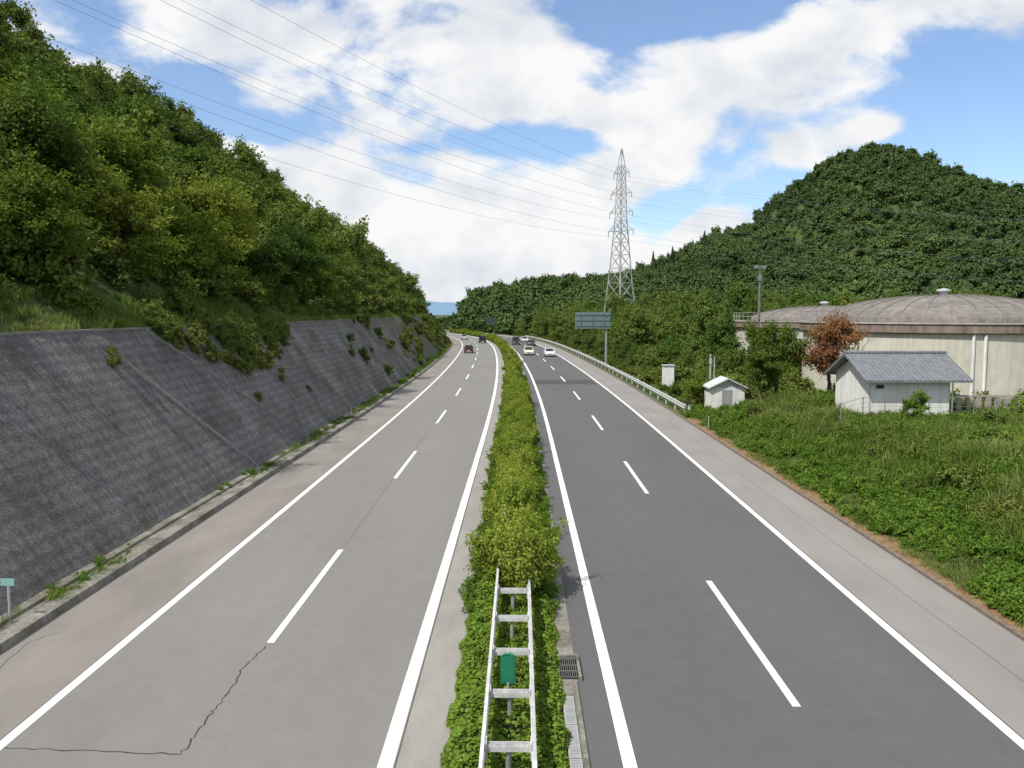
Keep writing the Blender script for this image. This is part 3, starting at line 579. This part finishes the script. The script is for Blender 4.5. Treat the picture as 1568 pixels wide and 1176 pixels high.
mb=MB()
for s0,s1 in (((-.2,1.8),(1.35,2.55)),((1.35,2.55),(2.9,1.8))):
    b=len(mb.v); mb.v+=[(s0[0],-.25,s0[1]),(s1[0],-.25,s1[1]),(s1[0],2.4,s1[1]),(s0[0],2.4,s0[1])]+[(s0[0],-.25,s0[1]+.1),(s1[0],-.25,s1[1]+.1),(s1[0],2.4,s1[1]+.1),(s0[0],2.4,s0[1]+.1)]
    mb.f+=[tuple(b+i for i in q) for q in [(0,1,2,3),(4,5,6,7),(0,1,5,4),(2,3,7,6),(0,3,7,4),(1,2,6,5)]]; mb.m+=[0]*6
mb.poly([(0,-.002,1.9),(2.7,-.002,1.9),(1.35,-.002,2.5)],0)
mb.make('roof',[plain('roof_light_metal',(.5,.52,.53),.5)],parent=par)
mb=MB(); mb.box(.9,1.7,-.03,-.003,.0,1.7); mb.make('door',[plain('door_grey',(.3,.32,.33),.6)],parent=par)
par=empty('utility_cabinet',(14.6,85,0)); mb=MB(); mb.box(0,1.1,0,.8,0,2.4); mb.make('body',[wallW],parent=par); mb=MB(); mb.box(-.08,1.18,-.08,.88,2.4,2.5); mb.box(.5,.52,-.01,-.002,.2,2.2); mb.make('lid',[galv],parent=par)
par=empty('floodlight_pole',(25.6,90,0)); mb=MB(); mb.tube([(0,0,-.5),(0,0,12.8)],[.17,.1],10); mb.tube([(-.4,0,12.6),(.4,0,12.6)],.05,6); mb.make('pole',[plain('pole_grey',(.16,.17,.16),.6)],parent=par)
mb=MB()
for s in (-.4,.4): mb.box(s-.2,s+.2,-.2,.15,12.5,12.85)
mb.box(-.18,.18,-.15,.15,11.2,11.8); mb.make('lamp_heads',[plain('lamp_grey',(.2,.21,.22),.5)],parent=par)
par=empty('utility_pole',(17.1,75,0)); mb=MB(); mb.tube([(0,0,-.3),(0,0,4.1)],[.1,.07],8); mb.tube([(.35,0,-.3),(.35,0,3.9)],[.07,.05],8); mb.box(-.12,.12,-.1,.1,3.2,3.7); mb.make('pole',[plain('pole_pale',(.4,.4,.38),.6)],parent=par)
par=empty('highway_sign',(13.6+float(shift(122)),122,0)); mb=MB()
mb.tube([(0,0,-.3),(0,0,7.9)],[.2,.17],12); mb.make('post',[plain('sign_post_grey',(.22,.27,.27),.5)],parent=par)
mb=MB(); mb.box(-4.6,.55,-.34,-.28,5.5,7.9,0)
for z in (5.9,6.7,7.5): mb.box(-4.5,.5,-.42,-.345,z-.04,z+.04,1)
for x in (-3.8,-2,-.4): mb.box(x-.03,x+.03,-.47,-.425,5.55,7.85,1)
mb.box(-.1,.1,-.42,0,5.9,6.0,1); mb.box(-.1,.1,-.42,0,7.3,7.4,1)
mb.make('panel_back',[plain('sign_back_grey_green',(.13,.19,.2),.6),plain('sign_brace',(.14,.195,.2),.5)],parent=par)
par=empty('traffic_sign',(-.3+float(shift(225)),225,0)); mb=MB(); mb.tube([(0,0,-.1),(0,0,6.6)],.1,8); mb.make('post',[darkm],parent=par); mb=MB(); mb.box(-2.4,.3,-.2,-.15,4.6,6.5); mb.make('panel',[plain('sign_dark_green_grey',(.035,.065,.06),.6)],parent=par)
par=empty('hillside_handrail'); mb=MB(); pr_=[]
for i in range(7):
    s=i/6; x=-39.6+2.8*s; y=93.7+1.9*s; h=21.7-1.7*s; pr_.append((x,y,h)); mb.tube([(x,y,h-3.2),(x,y,h)],.05,5)
for dz in (0,-.5,-1.0): mb.tube([(q[0],q[1],q[2]+dz) for q in pr_],.05,5)
mb.make('rails',[whitem],parent=par)
# ---------------------------------------------------------------- pylon + lines
PX,PY=27.3,230; pz=1.0; Hh=51.0; RZ=math.radians(-50)
par=empty('electricity_pylon',(PX,PY,pz),RZ); mb=MB()
def hw(z): return float(np.interp(z,[0,16,32,46,Hh],[3.6,2.2,1.15,.75,.12]))
lv=[0,5.5,10.5,15,19,22.6,26,29,31.8,34.4,36.8,39,41,43,44.8,46.5,Hh]
cs=[(-1,-1),(1,-1),(1,1),(-1,1)]
for a,b in zip(lv[:-1],lv[1:]):
    ra,rb=hw(a),hw(b); t=.16 if a<30 else .11
    for i in range(4):
        c=cs[i]; d=cs[(i+1)%4]
        mb.tube([(c[0]*ra,c[1]*ra,a),(c[0]*rb,c[1]*rb,b)],t,4,cap=False)
        mb.tube([(c[0]*ra,c[1]*ra,a),(d[0]*rb,d[1]*rb,b)],t*.5,4,cap=False); mb.tube([(d[0]*ra,d[1]*ra,a),(c[0]*rb,c[1]*rb,b)],t*.5,4,cap=False)
        mb.tube([(c[0]*rb,c[1]*rb,b),(d[0]*rb,d[1]*rb,b)],t*.5,4,cap=False)
arms=[(29,4.6),(34,4.2),(39,3.8),(44.5,2.8)]; tips=[]
for z,l in arms:
    for s in (-1,1):
        w=hw(z); tip=(s*l,0,z+.1); tips.append(tip)
        for q in (-1,1):
            mb.tube([(s*w,q*w,z),tip],.08,4); mb.tube([(s*hw(z+1.8),q*hw(z+1.8),z+1.8),tip],.07,4)
            mb.tube([(s*(w+l)/2,q*w*.5,z),(s*(hw(z+1.8)+l)/2,q*w*.5,z+.95)],.05,4)
        mb.tube([tip,(tip[0],0,z-1.3)],.13,6)
mb.make('lattice',[plain('pylon_steel',(.42,.42,.41),.55,.2)],parent=par)
R=Matrix.Rotation(RZ,4,'Z'); cab=plain('cable_grey',(.22,.23,.25),.6); mb=MB()
for i,tp in enumerate(tips):
    p=R@Vector((tp[0],tp[1],tp[2]-1.3)); p=Vector((PX,PY,pz))+p
    off=Vector(((1 if tp[0]>0 else -1)*5.5,(1 if tp[0]>0 else -1)*-3.5,0)); dz=(tp[2]-38)*1.15
    for end,sag in ((Vector((-112,-15,64+dz))+off,9),(Vector((230,205,24+dz*.9))-off*.2,6)):
        pts=[]
        for k in range(31):
            s=k/30; q=p.lerp(end,s); q.z-=sag*4*s*(1-s); pts.append(q)
        mb.tube(pts,.021,4,cap=False)
mb.make('power_lines',[cab])
# ---------------------------------------------------------------- cars
glass=plain('car_glass',(.02,.025,.03),.1); tyre=plain('tyre_rubber',(.02,.02,.02),.9); lampW=plain('headlamp',(.7,.7,.68),.2); lampR=plain('tail_lamp',(.35,.02,.02),.3)
def car(name,u,y,col,toward,kind='sedan'):
    s=float(shift(y)); par=empty(name,(u+s,y,0),math.atan(slope(y))+(math.pi if toward else 0))
    body=plain(name+'_paint',col,.3,.1,.05)
    L2=2.2; 
    if kind=='sedan': side=[(-L2,.35),(-L2,.85),(-1.55,.98),(-1.0,1.0),(1.0,.95),(1.9,.8),(L2,.62),(L2,.32)]; cab_=[(-1.55,.96),(-.95,1.42),(.25,1.44),(1.05,.94)]
    elif kind=='van': side=[(-L2,.35),(-L2,1.05),(-1.9,1.08),(1.2,1.05),(1.9,.95),(L2,.7),(L2,.32)]; cab_=[(-2.12,1.04),(-1.95,1.85),(.8,1.86),(1.55,1.0)]
    else: side=[(-L2,.35),(-L2,.95),(-1.8,1.0),(1.0,.98),(1.85,.85),(L2,.62),(L2,.32)]; cab_=[(-2.05,.98),(-1.75,1.5),(.2,1.52),(1.05,.96)]
    mb=MB(); n=len(side); Wd=.86
    xs=[-Wd,-Wd+.07,Wd-.07,Wd]; sc=[.965,1,1,.965]
    for x,k in zip(xs,sc): mb.v+=[(x,yy*k,(zz-.6)*k+.6) for yy,zz in side]
    for r in range(3):
        for i in range(n): mb.f.append((r*n+i,r*n+(i+1)%n,(r+1)*n+(i+1)%n,(r+1)*n+i)); mb.m.append(0)
    mb.f.append(tuple(range(n))[::-1]); mb.m.append(0); mb.f.append(tuple(3*n+i for i in range(n))); mb.m.append(0)
    b=len(mb.v); lo=[cab_[0],cab_[3]]; hi=[cab_[1],cab_[2]]
    mb.v+=[(-.8,lo[0][0],lo[0][1]),(.8,lo[0][0],lo[0][1]),(.8,lo[1][0],lo[1][1]),(-.8,lo[1][0],lo[1][1]),(-.63,hi[0][0],hi[0][1]),(.63,hi[0][0],hi[0][1]),(.63,hi[1][0],hi[1][1]),(-.63,hi[1][0],hi[1][1])]
    for q in [(0,1,5,4),(1,2,6,5),(2,3,7,6),(3,0,4,7)]: mb.f.append(tuple(b+i for i in q)); mb.m.append(1)
    mb.box(-.65,.65,hi[0][0]-.03,hi[1][0]+.03,hi[0][1]-.0,hi[0][1]+.05,0)
    for q0,q1 in ((0,4),(1,5),(2,6),(3,7)): mb.tube([mb.v[b+q0],mb.v[b+q1]],.045,5,0)
    for sx in (-1,1): mb.tube([(sx*.81,0,1.0),(sx*.64,-.1,hi[0][1])],.04,5,0); mb.box(sx*.96-.08,sx*.96+.08,.75,.87,.95,1.07,0)
    for sx in (-1,1):
        mb.box(sx*.66-.16,sx*.66+.16,L2-.08,L2+.01,.6,.74,2); mb.box(sx*.7-.13,sx*.7+.13,-L2-.01,-L2+.08,.7,.86,3)
    mb.box(-.4,.4,L2-.02,L2+.015,.42,.56,4); mb.box(-.2,.2,-L2-.015,-L2+.02,.5,.62,2)
    for sx in (-1,1):
        for yy in (-1.35,1.35): mb.tube([(sx*.68,yy,.31),(sx*.88,yy,.31)],.31,16,4); mb.tube([(sx*.88,yy,.31),(sx*.895,yy,.31)],.18,12,5)
    mb.make('body',[body,glass,lampW,lampR,tyre,galv],parent=par)
car('brown_van',-7.6,163,(.08,.04,.035),False,'hatch'); car('black_van',-4.1,216,(.02,.02,.022),False,'van'); car('silver_car',-7.7,244,(.5,.5,.5),False,'sedan')
car('white_car',7.2,150,(.75,.76,.77),True,'sedan'); car('cream_car',3.7,155,(.7,.66,.5),True,'hatch'); car('dark_car',6.9,197,(.05,.055,.06),True,'sedan'); car('silver_car',7.4,222,(.55,.56,.57),True,'hatch'); car('dark_car',3.8,205,(.04,.04,.05),True,'van')
# ---------------------------------------------------------------- light, world, camera
sd=Vector((-.62,-.52,1.12)).normalized()
el=math.asin(sd.z); azs=math.atan2(sd.x,sd.y)
sl=bpy.data.lights.new('sun','SUN'); sl.energy=4.8; sl.angle=math.radians(.5); sl.color=(1,.95,.87); so=bpy.data.objects.new('sun',sl); so.rotation_euler=sd.to_track_quat('Z','Y').to_euler(); so.location=(0,0,100); link(so)
w=bpy.data.worlds.new('World'); S.world=w; w.use_nodes=True; N=w.node_tree.nodes; L=w.node_tree.links; N.clear()
def M(op,a,b=None,c=None):
    x=N.new('ShaderNodeMath'); x.operation=op
    for i,v in enumerate((a,b,c)):
        if v is None: continue
        if hasattr(v,'is_linked'): L.new(v,x.inputs[i])
        else: x.inputs[i].default_value=v
    return x.outputs[0]
sky=N.new('ShaderNodeTexSky'); sky.sky_type='NISHITA'; sky.sun_disc=False; sky.sun_elevation=el; sky.sun_rotation=azs; sky.air_density=1.0; sky.dust_density=.5; sky.ozone_density=2.0
tc=N.new('ShaderNodeTexCoord'); sp=N.new('ShaderNodeSeparateXYZ'); L.new(tc.outputs['Generated'],sp.inputs[0])
az=M('ARCTAN2',sp.outputs[0],sp.outputs[1]); ele=M('ARCSINE',sp.outputs[2])
den=None
def blob(px,py,rx,ry,amp):
    a=math.atan((px-797)/1275); e=math.atan((479-py)/1275*math.cos(a)); ra=rx/1275; re=ry/1275
    dx=M('MULTIPLY',M('SUBTRACT',az,a),1/ra); dy=M('MULTIPLY',M('SUBTRACT',ele,e),1/re)
    r2=M('ADD',M('MULTIPLY',dx,dx),M('MULTIPLY',dy,dy)); return M('MULTIPLY',M('EXPONENT',M('MULTIPLY',r2,-1)),amp)
for bl in [(375,200,95,24,-.34),(300,140,60,32,-.24),(205,60,50,60,-.18),(750,222,80,18,-.24),(870,225,80,20,-.2),(990,60,120,26,-.3),(1120,22,120,22,-.28),(850,30,70,22,-.16),
           (1500,190,130,85,-.4),(1250,290,140,36,-.34),(1035,322,66,34,-.36),(620,235,45,10,-.1),(1568,90,90,60,-.12),
           (1085,347,46,24,.45),(1325,203,46,20,.36),(500,290,190,50,.18),(620,350,240,60,.18),(860,400,260,45,.2),(1130,140,180,50,.2),(520,70,240,50,.1),(880,285,60,30,.22),(1480,15,150,36,.18),(1480,238,60,14,.12)]:
    b_=blob(*bl); den=b_ if den is None else M('ADD',den,b_)
mp=N.new('ShaderNodeMapping'); mp.inputs['Scale'].default_value=(1,1,1.7); L.new(tc.outputs['Generated'],mp.inputs[0])
def wn(scale,det,ro,dist=0):
    n1=N.new('ShaderNodeTexNoise'); n1.inputs['Scale'].default_value=scale; n1.inputs['Detail'].default_value=det; n1.inputs['Roughness'].default_value=ro; n1.inputs['Distortion'].default_value=dist; L.new(mp.outputs[0],n1.inputs['Vector']); return n1.outputs[0]
nA=wn(6.5,9,.56,.2)
d=M('ADD',M('ADD',M('MULTIPLY',M('SUBTRACT',nA,.5),1.3),den),.56)
mr=N.new('ShaderNodeMapRange'); mr.interpolation_type='SMOOTHSTEP'; mr.inputs[1].default_value=.40; mr.inputs[2].default_value=.60; mr.inputs[3].default_value=.05; L.new(d,mr.inputs[0])
nB=wn(9,7,.52,.3); sh=M('ADD',M('MULTIPLY',M('SUBTRACT',nB,.5),1.7),.62)
cr=N.new('ShaderNodeValToRGB'); e=cr.color_ramp.elements; e[0].position=.2; e[0].color=(.66,.72,.81,1); e[1].position=.74; e[1].color=(1,1,1,1); L.new(sh,cr.inputs[0])
tint=N.new('ShaderNodeMix'); tint.data_type='RGBA'; tint.blend_type='MULTIPLY'; tint.inputs[0].default_value=1; L.new(sky.outputs[0],tint.inputs[6]); tint.inputs[7].default_value=(.95,1.03,1.14,1)
b1=N.new('ShaderNodeBackground'); b1.inputs[1].default_value=.15; L.new(tint.outputs[2],b1.inputs[0]); b2=N.new('ShaderNodeBackground'); L.new(cr.outputs[0],b2.inputs[0]); b2.inputs[1].default_value=.96
mx=N.new('ShaderNodeMixShader'); L.new(mr.outputs[0],mx.inputs[0]); L.new(b1.outputs[0],mx.inputs[1]); L.new(b2.outputs[0],mx.inputs[2]); wo=N.new('ShaderNodeOutputWorld'); L.new(mx.outputs[0],wo.inputs[0])
cam=bpy.data.cameras.new('camera'); cam.sensor_width=36; cam.lens=1275/1568*36; cam.clip_end=20000; co=bpy.data.objects.new('camera',cam); co.location=(0,0,7.8); co.rotation_euler=(math.radians(90-4.886),0,math.radians(.584)); link(co); S.camera=co
S.view_settings.view_transform='Standard'; S.view_settings.look='None'; S.view_settings.exposure=0
